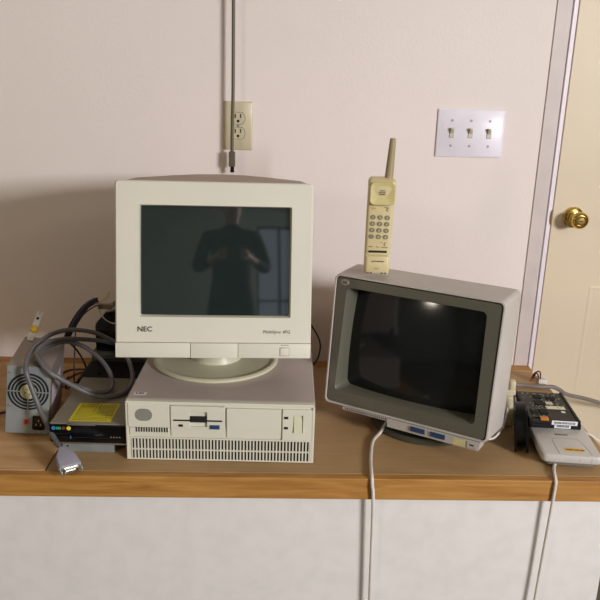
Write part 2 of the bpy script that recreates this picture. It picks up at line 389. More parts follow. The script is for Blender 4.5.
# ------------------------------------------------------------------ left monitor (ivory)
yaw, tilt = .0299, .2043
r = Vector((math.cos(yaw), math.sin(yaw), 0)); nb = Vector((-math.sin(yaw), math.cos(yaw), 0)); u = Vector((0, 0, 1))*math.cos(tilt)+nb*math.sin(tilt)
MN = frame((-.3459, -.5339, .2120), r, u); W, H = .3640, .3275
mon = thing('crt_monitor', 'ivory tube monitor with green black screen standing on the flat desktop computer', 'monitor', (-.177, -.30, BH))
def L3(pts, n, fn=None): return [(x, y+(fn(x, y) if fn else 0), n) for x, y in pts]
def arch(hc, hs):
    def f(x, y):
        if y < H*.6: return 0
        a = abs((x-W/2)/(W/2)); t = min(1, (y-H*.6)/(H*.35))
        return t*(hs+(hc-hs)*(1-a**2))
    return f
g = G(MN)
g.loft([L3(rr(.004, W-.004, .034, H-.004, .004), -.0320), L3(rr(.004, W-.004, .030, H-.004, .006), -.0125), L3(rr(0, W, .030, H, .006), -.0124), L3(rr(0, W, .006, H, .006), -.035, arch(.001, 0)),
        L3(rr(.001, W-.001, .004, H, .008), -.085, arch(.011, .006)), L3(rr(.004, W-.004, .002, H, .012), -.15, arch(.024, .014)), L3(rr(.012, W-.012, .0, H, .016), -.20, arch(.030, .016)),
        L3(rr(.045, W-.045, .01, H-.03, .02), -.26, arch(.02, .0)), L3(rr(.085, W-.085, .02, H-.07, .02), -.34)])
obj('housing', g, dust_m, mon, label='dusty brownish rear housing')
g = G(MN)
ou = (.0435, .3250, .0765, .2835)
g.loft([L3(rr(0, W, 0, H, .006), -.0125), L3(rr(0, W, 0, H, .006), -.003), L3(rr(.0025, W-.0025, .0025, H-.0025, .005), 0),
        L3(rr(ou[0], ou[1], ou[2], ou[3], .003), 0), L3(rr(ou[0]+.0012, ou[1]-.0028, ou[2]+.003, ou[3]-.0012, .003), -.007),
        L3(rr(ou[0]+.0015, ou[1]-.0032, ou[2]+.0035, ou[3]-.0015, .003), -.0300)], False, False)
bz = obj('bezel', g, nec_m, mon)
g = G(MN); g.screen(ou[0]-.002, ou[1]+.002, ou[2]-.002, ou[3]+.002, -.0175, .0095, 2.2)
obj('screen', g, glass1_m, mon)
obj('lower_strip', G(MN).box(.0006, .1385, .0008, .0285, -.004, .0035, .0015), nec_m, mon)
cs = obj('control_strip', G(MN).box(.2275, .3634, .0008, .0285, -.004, .0035, .0015), nec_m, mon)
g = G(MN); g.box(.1392, .2268, .0004, .0282, -.004, .0048, .0012); obj('control_door', g, nec_m, cs)
g = G(MN); g.box(.3055, .3235, .0052, .0212, .0030, .0038); obj('button_gap', g, gink_m, cs, smooth=False)
g = G(MN); g.box(.3062, .3228, .0059, .0205, .0030, .0052, .0007); obj('power_button', g, nec_m, cs)
g = G(MN); g.box(.307, .322, .0253, .0262, .0030, .0038); obj('power_light', g, gink_m, cs, smooth=False)
g = G(MN); g.box(.0005, .3635, .0287, .0294, -.003, .0003); obj('seam', g, gink_m, cs, smooth=False)
obj('brand_lettering', G(MN).text('NEC', .0130, Matrix.Translation((.0400, .0495, .0003)) @ Matrix.Diagonal((1.08, 1, 1, 1)), bold=.0003), ink_m, bz, smooth=False)
obj('model_lettering', G(MN).text('MultiSync 4FG', .0088, Matrix.Translation((.2730, .0475, .0003)), shear=.2, bold=0), ink_m, bz, smooth=False)
c0 = (-.177, -.313, .1242)
sb = obj('swivel_base', G().lathe([(0, 0), (.132, 0), (.1355, .003), (.1355, .006), (.132, .0085), (.126, .0088), (.122, .0065), (.114, .0062), (.075, .0075), (.056, .009), (.046, .040), (0, .040)], c0, n=72), nec2_m, mon)

# ------------------------------------------------------------------ right monitor (grey, turned to the left)
r2 = Vector((.85021645, -.52643327, 0)); u2 = Vector((.0505124, .0815801, .99538595))
MI = frame((.0619, -.3696, .0602), r2, u2) @ Matrix.Translation((-.003, -.0055, 0)) @ Matrix.Scale(1.02, 4); W2, H2 = .35, .2753
im = thing('crt_monitor', 'grey tube monitor with olive bezel, turned sideways, a cordless phone standing on its top', 'monitor', (.283, -.350, 0))
def up2(dv, du=0):
    def f(p, n): return [(x+(du if x > W2/2 else -du*.3)*1.0, y+(dv if y > H2/2 else 0), n) for x, y in p]
    return f
g = G(MI)
R0 = lambda i, rad: rr(i, W2-i, i, H2-i, rad, 5, 6)
g.loft([L3(R0(.0046, .008), -.0060), L3(R0(.0044, .008), -.0005), L3(R0(.0035, .009), .0010), L3(R0(.001, .010), .0006), L3(R0(0, .011), -.003), up2(.006, .002)(R0(0, .011), -.045), up2(.011, .004)(R0(0, .012), -.090),
        up2(.009, .002)(R0(0, .013), -.104), L3(rr(.03, W2-.03, .01, H2-.015, .03), -.125), L3(rr(.055, W2-.055, .015, H2-.035, .03), -.22), L3(rr(.10, W2-.10, .03, H2-.07, .03), -.30)], False, True)
obj('housing', g, ibmcase_m, im, label='light grey dusty shell')
def key(p, n): return [(x+(.010*y/H2 if x < W2/2 else -.004*y/H2), y, n) for x, y in p]
g = G(MI)
g.loft([L3(R0(.0062, .008), -.0050), L3(R0(.0064, .008), -.0006), key(rr(.0200, .3215, .0300, .2505, .010, 5, 6), -.0006), key(rr(.0210, .3205, .0310, .2495, .010, 5, 6), -.002),
        key(rr(.0270, .3180, .0355, .2475, .012, 5, 6), -.026), key(rr(.0275, .3175, .0360, .2470, .012, 5, 6), -.060)], False, False)
ib = obj('bezel', g, bez_m, im, label='olive grey bezel')
g = G(MI); g.screen(.022, .322, .030, .2515, -.046, .028, .56); obj('screen', g, glass2_m, im)
g = G(MI @ Matrix.Translation((.0235, .2600, -.0006)) @ Matrix.Rotation(.0, 4, 'Z'))
g.loft([[(.0095*math.cos(a), .0066*math.sin(a), 0) for a in [2*PI*i/24 for i in range(24)]], [(.009*math.cos(a), .0062*math.sin(a), .0006) for a in [2*PI*i/24 for i in range(24)]]])
bd = obj('badge', g, mat('badge_grey', (156, 152, 138), .35, .3), im)
obj('badge_lettering', G(MI @ Matrix.Translation((.0235, .2576, .0001))).text('IBM', .0062, Matrix(), bold=.0003, align='CENTER'), mat('badge_silver', (96, 92, 80), .35, .2), bd, smooth=False)
g = G(MI)
g.loft([[(x, y, z) for x, y, z in ((.146, -.0195, -.002), (.334, -.0195, -.002), (.334, -.0195, -.04), (.146, -.0195, -.04))],
        [(x, y, z) for x, y, z in ((.146, -.0005, .0015), (.337, -.0005, .0015), (.337, -.0005, -.04), (.146, -.0005, -.04))]])
st_ = obj('control_strip', g, ibmcase_m, im, smooth=False)
g = G(MI); g.box(.044, .146, -.0075, -.0008, -.03, -.001, .0008); vp = obj('vent_strip', g, ibmcase_m, im, smooth=False)
g = G(MI)
for i in range(22): x = .050+i*.0043; g.box(x, x+.0018, -.006, -.002, -.0015, -.0006)
obj('vent_slots', g, slot_m, vp, smooth=False)
def strip_box(a, b, c, d, th):
    g = G(MI); q = lambda v: -.002+(v+.0195)/.019*.0035
    g.loft([[(a, c, q(c)-.001), (b, c, q(c)-.001), (b, d, q(d)-.001), (a, d, q(d)-.001)], [(a, c, q(c)+th), (b, c, q(c)+th), (b, d, q(d)+th), (a, d, q(d)+th)]]); return g
for a, b in ((.1965, .2265), (.2385, .268)): obj('control_button', strip_box(a, b, -.0140, -.0040, .0022), blue_m, st_, label='blue control cover', smooth=False)
obj('label', strip_box(.2835, .3085, -.0180, -.0035, .0004), yel_m, st_, label='pale yellow label', smooth=False)
obj('power_button', strip_box(.3125, .3315, -.0170, -.0040, .0012), ibmcase_m, st_, smooth=False)
obj('power_mark', strip_box(.3175, .3255, -.0115, -.0085, .0014), slot_m, st_, smooth=False)
obj('swivel_base', G().lathe([(0, 0), (.112, 0), (.119, .002), (.1195, .008), (.115, .013), (.108, .0135), (.098, .010), (.09, .012), (.075, .026), (.072, .047), (0, .047)], (.287, -.3475, 0), n=72), base_m, im, label='dark olive swivel foot')

# ------------------------------------------------------------------ cordless phone on the right monitor
px, py, pz = .1290, -.3700, .3460
pyaw = -.03
MP = at(px, py, pz, pyaw) @ FR          # x right, y up, z towards viewer
ph = thing('cordless_phone', 'cream cordless telephone handset with grey keys standing upright on top of the right monitor', 'telephone', (px+.025, py+.01, pz))
PW, PH = .0500, .1910
def prof(v):   # front surface height over the back
    return .0
g = G(MP)
secs = [(-.001, .0, .030, .000), (.003, .0, .033, 0), (.020, .0, .033, 0), (.034, .0, .030, 0), (.037, .0, .0245, 0), (.126, 0, .0215, 0), (.1375, 0, .022, 0), (.146, 0, .031, 0), (.172, 0, .034, 0), (.184, 0, .032, 0), (.1885, .002, .026, 0), (PH, .006, .018, 0)]
g.loft([[(x, v, z-.018) for x, z in rr(0+i, PW+.004*min(1, v/.15)-i, 0, h, min(.007, h*.3), 4, 2)] for v, i, h, _ in secs])
body = obj('body', g, phone_m, ph)
e0 = .1630; ez = .0165
g = G(MP); c_ = .0265
def pillow(z, s): return [(c_+(x-c_)*s, e0+(y-e0)*s, z) for x, y in rr(.0020, .0520, .1385, .1845, .010, 5, 3)]
g.loft([pillow(ez-.010, 1), pillow(ez-.001, 1), pillow(ez+.001, .95), pillow(ez+.0002, .82), pillow(ez-.0018, .5), pillow(ez-.0026, .2)])
ear = obj('earpiece', g, phone2_m, ph)
g = G(MP)
for j, (n, off) in enumerate(((5, 0), (6, -.001), (5, 0))):
    for i in range(n):
        cx, cy = c_-.0055+(i+.5*(n == 5))*.0023+off*.3, e0+.004-j*.0035; g.cyl((cx, cy, ez-.0028), (cx, cy, ez-.0006), .0010, n=6)
obj('earpiece_holes', g, ink_m, ear)
for ri in range(4):
    for ci in range(3):
        g = G(MP); cx = .0110+ci*.0142+(3-ri)*.0004; cy = .0735+(3-ri)*.0130-ci*.0003
        zz = .0065-(cy-.037)/.089*.0030
        g.loft([[(cx+a*math.cos(t), cy+b*math.sin(t), z) for t in [2*PI*i/20 for i in range(20)]] for a, b, z in ((.0056, .0047, zz-.002), (.0056, .0047, zz+.0005), (.0047, .0039, zz+.0013))])
        k = obj('key', g, key_m, body)
        obj('key_number', G(MP).text('123456789*0#'[ri*3+ci], .0052, Matrix.Translation((cx, cy-.0018, zz+.0014)), align='CENTER', bold=.0002), phone_m, k, smooth=False)
g = G(MP); g.box(.0075, .0205, .1265, .1350, .0025, .0047, .0008); obj('talk_button', g, phone2_m, body)
for tx, sz, q in (('TALK', .0032, (.0098, .1295, .0048)), ('FLASH', .0026, (.0335, .1320, .0042)), ('VOL', .0026, (.0295, .0610, .0060)),
                   ('REDIAL', .0026, (.0065, .0520, .0064)), ('MEM', .0026, (.0215, .0515, .0064)), ('INTERCOM', .0026, (.0325, .0510, .0064))):
    obj('lettering', G(MP).text(tx, sz, Matrix.Translation(q)), gink_m, body, smooth=False)

for cx, cy in ((.042, .1285), (.0405, .0585)):
    g = G(MP); g.tube([(cx+.003*math.cos(a), cy+.0032*math.sin(a), .0042 if cy > .1 else .0062) for a in [math.radians(60+i*35) for i in range(7)]], .0006, 2, 6); obj('symbol', g, gink_m, body)
g = G(MP); g.M = MP; g.loft([[(x, y, .0035) for x, y in rr(.0065, .0440, .0410, .0452, .0018, 4, 2)], [(x, y, .0078) for x, y in rr(.0065, .0440, .0410, .0452, .0018, 4, 2)]]); obj('microphone_slot', g, slot_m, body)
obj('maker_lettering', G(MP).text('SOUTHWESTERN', .0032, Matrix.Translation((.0135, .0235, .0146)), bold=.0001), gink_m, body, smooth=False)
obj('battery_lettering', G(MP).text('1.2 V', .0042, Matrix.Translation((.0190, .0085, .0152)), bold=.0001), gink_m, body, smooth=False)
g = G(MP)
for x in (.006, .012, .034, .041): g.box(x, x+.003, -.0008, .0018, .0125, .0156)
obj('charging_contact', g, gink_m, body, smooth=False)
g = G(MP @ Matrix.Rotation(0, 4, 'Z'))
g.lathe([(0, 0), (.0086, 0), (.0086, .004), (.0084, .012), (.0066, .068), (.0060, .080), (.0044, .082), (0, .082)], (.0400, PH-.006, -.007), (.045, 1, 0), n=20)
obj('antenna', g, ant_m, ph)

# ------------------------------------------------------------------ outlet, hanging cord, switches
ol = thing('wall_outlet', 'ivory double wall outlet above the left monitor', 'outlet', (-.148, 0, .60))
MO = frame((-.1827, 0, .5495), (1, 0, 0), (0, 0, 1))
g = G(MO); g.loft([L3(rr(0, .0700, 0, .1143, .002, 3, 2), .0003), L3(rr(0, .0700, 0, .1143, .002, 3, 2), .0025), L3(rr(.003, .067, .003, .1113, .002, 3, 2), .0048)]); obj('cover_plate', g, plate_m, ol)
for cy in (.0400, .0750):
    g = G(MO); a = .0165
    pts = [(.0350+a*math.cos(t), max(-.0135, min(.0135, a*math.sin(t)))+cy) for t in [2*PI*i/40 for i in range(40)]]
    g.loft([[(x, y, .004) for x, y in pts], [(x, y, .0062) for x, y in pts]]); rc = obj('receptacle', g, plate_m, ol)
    g = G(MO); g.box(.0272, .0300, cy+.000, cy+.0100, .006, .0066); g.box(.0400, .0428, cy+.001, cy+.0100, .006, .0066); g.cyl((.0352, cy-.0066, .0060), (.0352, cy-.0066, .0066), .0034, n=14); obj('slot', g, slot_m, rc, smooth=False)
    g = G(MO); g.loft([[(.035+(x-.035)*1.07, cy+(y-cy)*1.07, z) for x, y in pts] for z in (.0045, .0052)]); obj('receptacle_gap', g, gink_m, rc)
obj('screw', G(MO).cyl((.035, .0571, .0045), (.035, .0571, .0055), .0028, n=16), silver_m, ol)
g = G(); g.tube([(-.158, -.030, ZC-.001), (-.158, -.030, 1.2), (-.1580, -.032, .75), (-.1590, -.032, .64), (-.1602, -.032, .585), (-.1602, -.031, .545)], .0040, 8)
cord = obj('hanging_cord', g, olcable_m, label='thin olive cord hanging down in front of the wall outlet with a small plug end', cat='cord', loc=(-.157, -.03, ZC))
g = G(); g.M = Matrix(); b_ = frame((-.1602, -.031, .512), (1, 0, 0), (0, 0, 1))
g = G(b_); g.box(-.0078, .0078, 0, .036, -.006, .006, .0025, 3); pl = obj('plug', g, olcable_m, cord)
obj('plug_tip', G(b_).lathe([(0, 0), (.0045, 0), (.0050, .002), (.0046, .014), (0, .014)], (0.0005, -.0135, 0), (0, 1, 0), 16), gblk_m, pl)

sp_ = thing('light_switch_plate', 'white three gang light switch plate on the wall left of the door', 'light switch', (.416, 0, .60))
MS = frame((.3353, 0, .5470), (1, 0, .002), (-.002, 0, 1)); SW, SH = .1635, .114
g = G(MS); g.loft([L3(rr(0, SW, 0, SH, .002, 3, 2), .0003), L3(rr(0, SW, 0, SH, .002, 3, 2), .004), L3(rr(.003, SW-.003, .003, SH-.003, .002, 3, 2), .0062)]); obj('cover_plate', g, white_m, sp_)
for i in range(3):
    cx = .0352+i*.0460
    g = G(MS); g.box(cx-.0055, cx+.0055, .0460, .0690, .0060, .0066); og = obj('switch_slot', g, gink_m, sp_, smooth=False)
    g = G(MS); g.box(cx-.0046, cx+.0046, .0468, .0682, .0060, .0078, .0006); g.loft([[(cx-.0036, .055, .0070), (cx+.0036, .055, .0070), (cx+.0036, .064, .0070), (cx-.0036, .064, .0070)], [(cx-.0026, .0665, .0180), (cx+.0026, .0665, .0180), (cx+.0026, .0705, .0175), (cx-.0026, .0705, .0175)]])
    obj('toggle', g, tog_m, sp_, smooth=False)
    for v in (.0270, .0870): obj('screw', G(MS).cyl((cx, v, .0061), (cx, v, .0070), .0032, n=16), mat('painted_screw', (160, 152, 150), .4, .3), sp_)

# ------------------------------------------------------------------ power supply
PM = at(-.5960, -.4480, .0108, .117) @ Matrix.Rotation(.109, 4, 'Y')
ps = thing('power_supply', 'grey steel computer power supply standing on its side at the left end', 'power supply', (-.56, -.35, 0))
PWd, PHt, PDp = .0845, .1470, .172
g = G(PM); g.box(0, PWd, .0015, PDp, 0, PHt, .0012, 1); obj('case', g, psutop_m, ps, smooth=False)
g = G(PM); g.box(.0005, PWd-.0005, 0, .0016, .0005, PHt-.0005, .0004, 1); fpn = obj('fan_panel', g, steel_m, ps, smooth=False)
PF = PM @ FR; fc = (.0425, .0935)
g = G(PF); g.cyl((*fc, -.001), (*fc, .0006), .0400, n=48); fo = obj('fan_opening', g, slot_m, fpn)
g = G(PF)
for a, b in ((.0335, .0357), (.0270, .0292), (.0205, .0227)): g.disc((*fc, .0004), (0, 0, 1), a, b, .0009)
for k in range(4):
    a = k*PI/2; m = Matrix.Translation((*fc, 0)) @ Matrix.Rotation(a, 4, 'Z'); g.box(.013, .0405, -.0012, .0012, .0004, .0013, M=m)
obj('fan_guard', g, steel_m, fo, smooth=False)
obj('fan_hub', G(PF).lathe([(0, 0), (.0158, 0), (.0158, .0008), (.0150, .001), (0, .001)], (*fc, .0004), n=32), mat('aged_fan_label', (186, 178, 142), .5, var=.1, scale=200), fo)
g = G(PF)
for a in range(4): g.cyl((fc[0]+.006*math.cos(a*PI/2+.4), fc[1]+.006*math.sin(a*PI/2+.4), .001), (fc[0]+.006*math.cos(a*PI/2+.4), fc[1]+.006*math.sin(a*PI/2+.4), .0018), .0016, n=8)
obj('hub_rivet', g, gink_m, fo)
g = G(PF); g.loft([L3(rr(.0530, .0770, .0105, .0415, .003, 3, 1), 0), L3(rr(.0530, .0770, .0105, .0415, .003, 3, 1), .0022), L3(rr(.0560, .0740, .0135, .0385, .005, 3, 1), .0022), L3(rr(.0560, .0740, .0135, .0385, .005, 3, 1), .0004)]); inl = obj('power_inlet', g, gblk_m, fpn)
g = G(PF)
for x, y in ((.0650, .031), (.0605, .022), (.0695, .022)): g.box(x-.0009, x+.0009, y-.0025, y+.0025, .0004, .0020)
obj('inlet_pin', g, silver_m, inl, smooth=False)
g = G(PF); g.box(.0360, .0455, .0215, .0325, 0, .0014, .0003); vs_ = obj('voltage_switch', g, red_m, fpn, smooth=False)
obj('switch_slider', G(PF).box(.0395, .0425, .0225, .0315, .0014, .0024), mat('dark_red_plastic', (130, 30, 20), .4), vs_, smooth=False)
for x, y in ((.0060, .1330), (.0780, .1300), (.0065, .0610), (.0780, .0560), (.0400, .0445), (.0400, .0130), (.0660, .0465), (.0670, .0060)):
    obj('screw', G(PF).lathe([(0, 0), (.0034, 0), (.0030, .0012), (0, .0016)], (x, y, .0001), n=14), mat('zinc_screw', (186, 176, 150), .3, .7), fpn)
obj('side_label', G(PM).box(PWd, PWd+.0004, .03, .13, .02, .10), mat('pinkish_label', (196, 182, 186), .6, var=.2, scale=160), ps, smooth=False)

# slot bracket with yellow plug lying on the power supply
MBk = at(-.582, -.300, .1560, -.38)
bk = thing('slot_bracket', 'shiny metal slot bracket with a yellow plug leaning up on the power supply', 'bracket', (-.575, -.28, .156))
rot = Matrix.Rotation(math.radians(52), 4, 'X')
g = G(MBk @ rot); g.box(-.008, .008, 0, .062, 0, .0012); g.box(-.008, -.003, .062, .069, 0, .0012); g.box(.003, .008, .062, .069, 0, .0012); g.box(-.008, .008, 0, .0012, 0, .0012)
obj('plate', g, mat('bracket_zinc', (226, 224, 216), .3, .15), bk, smooth=False)
g = G(MBk @ rot); g.cyl((0, .052, .0012), (0, .052, .003), .003, n=12); obj('hole', g, slot_m, bk)
g = G(MBk @ rot); g.lathe([(0, .001), (.0078, .001), (.0085, .004), (.0078, .009), (.005, .012), (0, .0128)], (.004, .026, 0), (0, 0, 1), 24); obj('yellow_plug', g, mat('yellow_plug', (218, 180, 50), .4), bk, label='yellow round plug')

# ------------------------------------------------------------------ grey signal cable
A = [(-0.446, -0.560, 0.0250), (-0.455, -0.547, 0.031), (-0.476, -0.52, 0.042), (-0.509, -0.48, 0.075), (-0.528, -0.470, 0.124), (-0.538, -0.462, 0.158), (-0.547, -0.41, 0.168), (-0.546, -0.36, 0.172), (-0.526, -0.31, 0.178), (-0.493, -0.28, 0.176), (-0.453, -0.25, 0.159), (-0.416, -0.22, 0.127), (-0.393, -0.17, 0.092), (-.36, -.155, .09),
     (-.36, -.165, .10), (-0.393, -0.17, 0.099), (-0.428, -0.2, 0.118), (-0.457, -0.24, 0.138), (-0.507, -0.31, 0.165), (-0.532, -0.36, 0.170), (-0.536, -0.4, 0.168), (-0.52, -0.435, 0.164), (-0.49, -0.45, 0.140), (-0.466, -0.42, 0.108), (-0.434, -0.4, 0.086), (-0.407, -0.385, 0.075), (-0.395, -0.36, 0.078), (-0.405, -0.33, 0.094), (-0.433, -0.29, 0.11), (-0.472, -0.27, 0.132), (-0.504, -0.3, 0.156),
     (-0.526, -0.34, 0.160), (-0.537, -0.37, 0.1600), (-0.532, -0.405, 0.1600), (-0.513, -0.435, 0.158), (-0.489, -0.448, 0.140), (-0.451, -0.43, 0.105), (-0.418, -0.415, 0.080), (-0.389, -0.4, 0.0725), (-0.366, -0.38, 0.0725), (-0.356, -0.34, 0.082), (-0.366, -0.3, 0.101), (-0.39, -0.25, 0.114), (-0.414, -0.2, 0.112)]
cb = thing('signal_cable', 'thick grey cable coiled over the power supply, its plug lying at the front edge', 'cable', (-.45, -.56, .0))
obj('cord', G().tube(A, .0051, 6, 12), cable_m, cb)
ca = Vector((-.4480, -.556, .0260)); cbv = Vector((-.418, -.601, .0090))
t_ = (cbv-ca).normalized(); rx = Vector((.86, .50, -.02)); rx = (rx-t_*rx.dot(t_)).normalized(); 
MC = frame(ca, rx, t_) @ Matrix.Scale(1.12, 4)             # x across, y along towards the plug face, z up
g = G(MC)
g.loft([[(x, y, z) for x, z in rr(-w_, w_, -h_, h_, min(w_, h_)*.5, 3, 1)] for w_, h_, y in ((.0065, .0055, -.008), (.009, .0065, 0), (.0165, .0075, .012), (.0185, .0078, .036), (.0180, .0075, .038))])
hd = obj('connector', g, dconn_m, cb, label='lavender grey plug hood')
g = G(MC)
g.loft([[(x*s, y, z*s) for x, z in ((-.0145, -.0052), (.0145, -.0052), (.0165, .0052), (-.0165, .0052))] for s, y in ((1, .037), (1, .041), (.75, .041), (.75, .046), (.70, .046), (.70, .039))])
obj('plug_shell', g, silver_m, hd, smooth=False)
for s in (-1, 1):
    g = G(MC); g.cyl((s*.0170, .030, .0), (s*.0170, .047, 0), .0026, n=12); g.cyl((s*.0170, .047, 0), (s*.0170, .054, 0), .0014, n=10); obj('thumbscrew', g, silver_m, hd)
g = G(MC)
for x, y in ((-.007, .006), (.006, .013), (-.011, .026)): g.box(x-.003, x+.003, y-.0006, y+.0006, .0074, .0082)
obj('hood_notch', g, slot_m, hd, smooth=False)

# ------------------------------------------------------------------ drives on the left
um = at(-.4640, -.5030, 0, -.04)
ud = thing('floppy_drive', 'small silver drive unit lying under the optical drive with the yellow sticker', 'disk drive', (-.41, -.45, 0))
g = G(um); g.box(0, .1016, 0, .148, .0, .0255, .0015); obj('case', g, steel_m, ud, smooth=False)
obj('screw', G(um @ FR).cyl((.010, .012, 0), (.010, .012, .0008), .002, n=10), slot_m, ud)
cm = at(-.4830, -.5180, .0262, -.0285)
cdv = thing('optical_drive', 'flat optical drive with black front, coloured dots and a yellow sticker on its lid', 'disc drive', (-.41, -.42, .0262))
CW, CH, CD = .1475, .0405, .232
g = G(cm); g.box(0, CW, .004, CD, .0, CH, .0012, 1); obj('case', g, steel2_m, cdv, smooth=False)
g = G(cm); g.box(.0005, CW-.0005, 0, .005, .003, CH-.0015, .001); cf = obj('front_panel', g, gblk_m, cdv, smooth=False)
g = G(cm); g.box(-.002, CW+.001, -.0015, .01, -.0008, .0022, .0006); g.box(.035, .09, -.0005, .006, CH-.002, CH+.0004); obj('metal_lip', g, silver_m, cdv, smooth=False)
g = G(cm); g.box(.004, CW-.004, -.0006, .0002, .0125, .0135); obj('tray_seam', g, slot_m, cf, smooth=False)
for i, (m_, r_) in enumerate(((cyan_m, .0040), (green_m, .0036), (rdot_m, .0036), (ydot_m, .0042))):
    g = G(cm @ FR); cx = .0085+i*.0098; 
    if i == 1: g.box(cx-.0048, cx+.0048, .0290, .0345, 0, .0008)
    else: g.lathe([(0, 0), (r_, 0), (r_*.95, .0009), (0, .001)], (cx, .0318, 0), n=24)
    obj('colour_dot', g, m_, cf, label=('blue', 'green', 'brown red', 'yellow')[i]+' round sticker')
obj('small_light', G(cm).box(.0400, .0418, -.0010, .0002, .0100, .0160), cyan_m, cf, smooth=False)
g = G(cm @ FR)
for i in range(4): g.text('▪', .003, Matrix.Translation((.118+i*.006, .014, .0002))) if False else g.box(.118+i*.0055, .1203+i*.0055, .0145, .0158, .0001, .0004)
obj('front_print', g, mat('pale_ink', (170, 170, 165), .5), cf, smooth=False)
sm = cm @ Matrix.Translation((.033, .0135, CH+.0002))
g = G(sm); g.loft([[(0, 0, 0), (.083, 0, 0), (.083, .083, 0), (0, .083, 0)], [(0, 0, .0002), (.083, 0, .0002), (.083, .083, .0002), (0, .083, .0002)]]); stk = obj('warning_sticker', g, stick_m, cdv, smooth=False, label='yellow warning sticker')
g = G(sm)
for a, b, c, d in ((.007, .040, .026, .0272), (.007, .040, .0765, .0777), (.007, .0082, .026, .0777), (.0388, .040, .026, .0777)): g.box(a, b, c, d, .0002, .0004)
g.text('CAUTION', .0065, Matrix.Translation((.0085, .066, .0004)), bold=.0002)
rnd = random.Random(3)
for k in range(6):
    y = .061-k*.006; x = .010
    while x < .036: l = rnd.uniform(.002, .005); g.box(x, min(x+l, .0375), y, y+.0016, .0002, .0004); x += l+.0013
for k in range(9):
    y = .074-k*.0058; x = .043
    while x < .078: l = rnd.uniform(.002, .006); g.box(x, min(x+l, .080), y, y+.0022, .0002, .0004); x += l+.0012
for k in range(3):
    y = .018-k*.006; x = .006
    while x < .070: l = rnd.uniform(.002, .006); g.box(x, x+l, y, y+.0016, .0002, .0004); x += l+.0018
g.tube([(.048, .072, .0004), (.043, .066, .0004), (.047, .058, .0004)], .0005, 3, 5)
obj('sticker_print', g, mat('olive_ink', (84, 78, 22), .6), stk, smooth=False)

g = G(at(-.490, -.283, 0, -.02)); g.box(0, .150, 0, .112, .0, .0600, .002)
fb = thing('drive_enclosure', 'flat black drive box lying behind the optical drive', 'disk drive', (-.42, -.23, 0)); obj('case', g, blk_m, fb, smooth=False)
g = G(at(-.490, -.283, 0, -.02)); g.box(.006, .144, .004, .105, .0600, .0612, .0005)
for i in range(7): g.box(.02+i*.017, .027+i*.017, .01+(i % 3)*.02, .016+(i % 3)*.02, .0612, .063)
obj('lid', g, sink_m, fb, smooth=False)
gx = thing('metal_box', 'grey metal box at the wall carrying the tall glossy black case', 'box', (-.41, -.10, 0))
g = G(at(-.486, -.166, 0, 0)); g.box(0, .144, 0, .13, 0, .0775, .002); obj('shell', g, mat('grey_box_paint', (112, 112, 104), .5, .2), gx, smooth=False)
g = G(at(-.486, -.166, 0, 0)); g.box(.012, .138, -.0006, .0004, .062, .0632); obj('lid_seam', g, slot_m, gx, smooth=False)
bb = thing('equipment_case', 'tall glossy black case with a sloped shoulder half hidden behind the left monitor', 'case', (-.40, -.1, .078))
g = G(); y0, y1 = -.150, -.045
prf = [(-.478, .0779), (-.345, .0779), (-.345, .176), (-.440, .176), (-.452, .174), (-.474, .150), (-.478, .142)]
g.loft([[(x, y0, z) for x, z in prf], [(x, y1, z) for x, z in prf]]); bmesh.ops.bevel(g.bm, geom=list(g.bm.edges), offset=.002, segments=2, affect='EDGES')
obj('case', g, gblk_m, bb, smooth=False)
obj('ridge', G().box(-.476, -.347, y0-.0015, y0+.0005, .133, .1345, .0004), mat('grey_ridge', (70, 70, 70), .2), bb, smooth=False)

# wires behind
wb = thing('wire_bundle', 'black, blue and orange wires arching up to a white connector beside the left monitor', 'wires', (-.513, -.27, .146))
black = [(-.520, -.262, .1475), (-0.513, -0.262, 0.152), (-0.506, -0.26, 0.166), (-0.496, -0.24, 0.188), (-0.482, -0.22, 0.207), (-0.469, -0.2, 0.216), (-0.458, -0.18, 0.215)]
for k, (dx, dz, m_) in enumerate(((0, 0, bcable_m), (-.004, .003, bcable_m), (.001, .005, mat('navy_wire', (44, 58, 92), .45)), (.004, -.003, bcable_m))):
    obj('wire', G().tube([(x+dx, y+dx*.5, z+dz*min(1, i/2)) for i, (x, y, z) in enumerate(black)], .0025, 6, 8), m_, wb)
obj('wire', G().tube([(-.513, -.258, .150), (-.503, -.24, .172), (-0.491, -0.22, 0.191), (-0.480, -0.21, 0.203), (-0.465, -0.2, 0.211), (-0.454, -0.18, 0.212)], .0022, 6, 8), orcable_m, wb, label='orange wire')
g = G(frame((-.459, -.181, .2145), (.8, .3, .55), (-.5, .2, .8)) @ Matrix.Scale(1.2, 4)); g.box(0, .022, -.0055, .0055, -.006, .006, .001); g.box(.020, .030, -.0005, .0055, -.005, .005, .001); obj('connector', g, cream_m, wb, label='white power connector')
bw = thing('thin_wire', 'thin brown wire arching beneath the black and orange wire bundle', 'wire', (-.509, -.2, .148))
obj('wire', G().tube([(-.512, -.235, .0015), (-.512, -.225, .06), (-0.509, -0.205, 0.148), (-0.506, -0.2, 0.162), (-0.491, -0.19, 0.184), (-0.475, -0.18, 0.195), (-0.461, -0.17, 0.2), (-0.435, -0.15, 0.197)], .0016, 6, 8), brcable_m, bw)
obj('connector', G().box(-.462, -.43, -.178, -.166, .192, .203, .001, M=None), mat('tan_connector', (128, 112, 84), .5), bw)
ww = thing('white_wires', 'thin white wires looping on top of the glossy black case', 'wires', (-.45, -.14, .17))
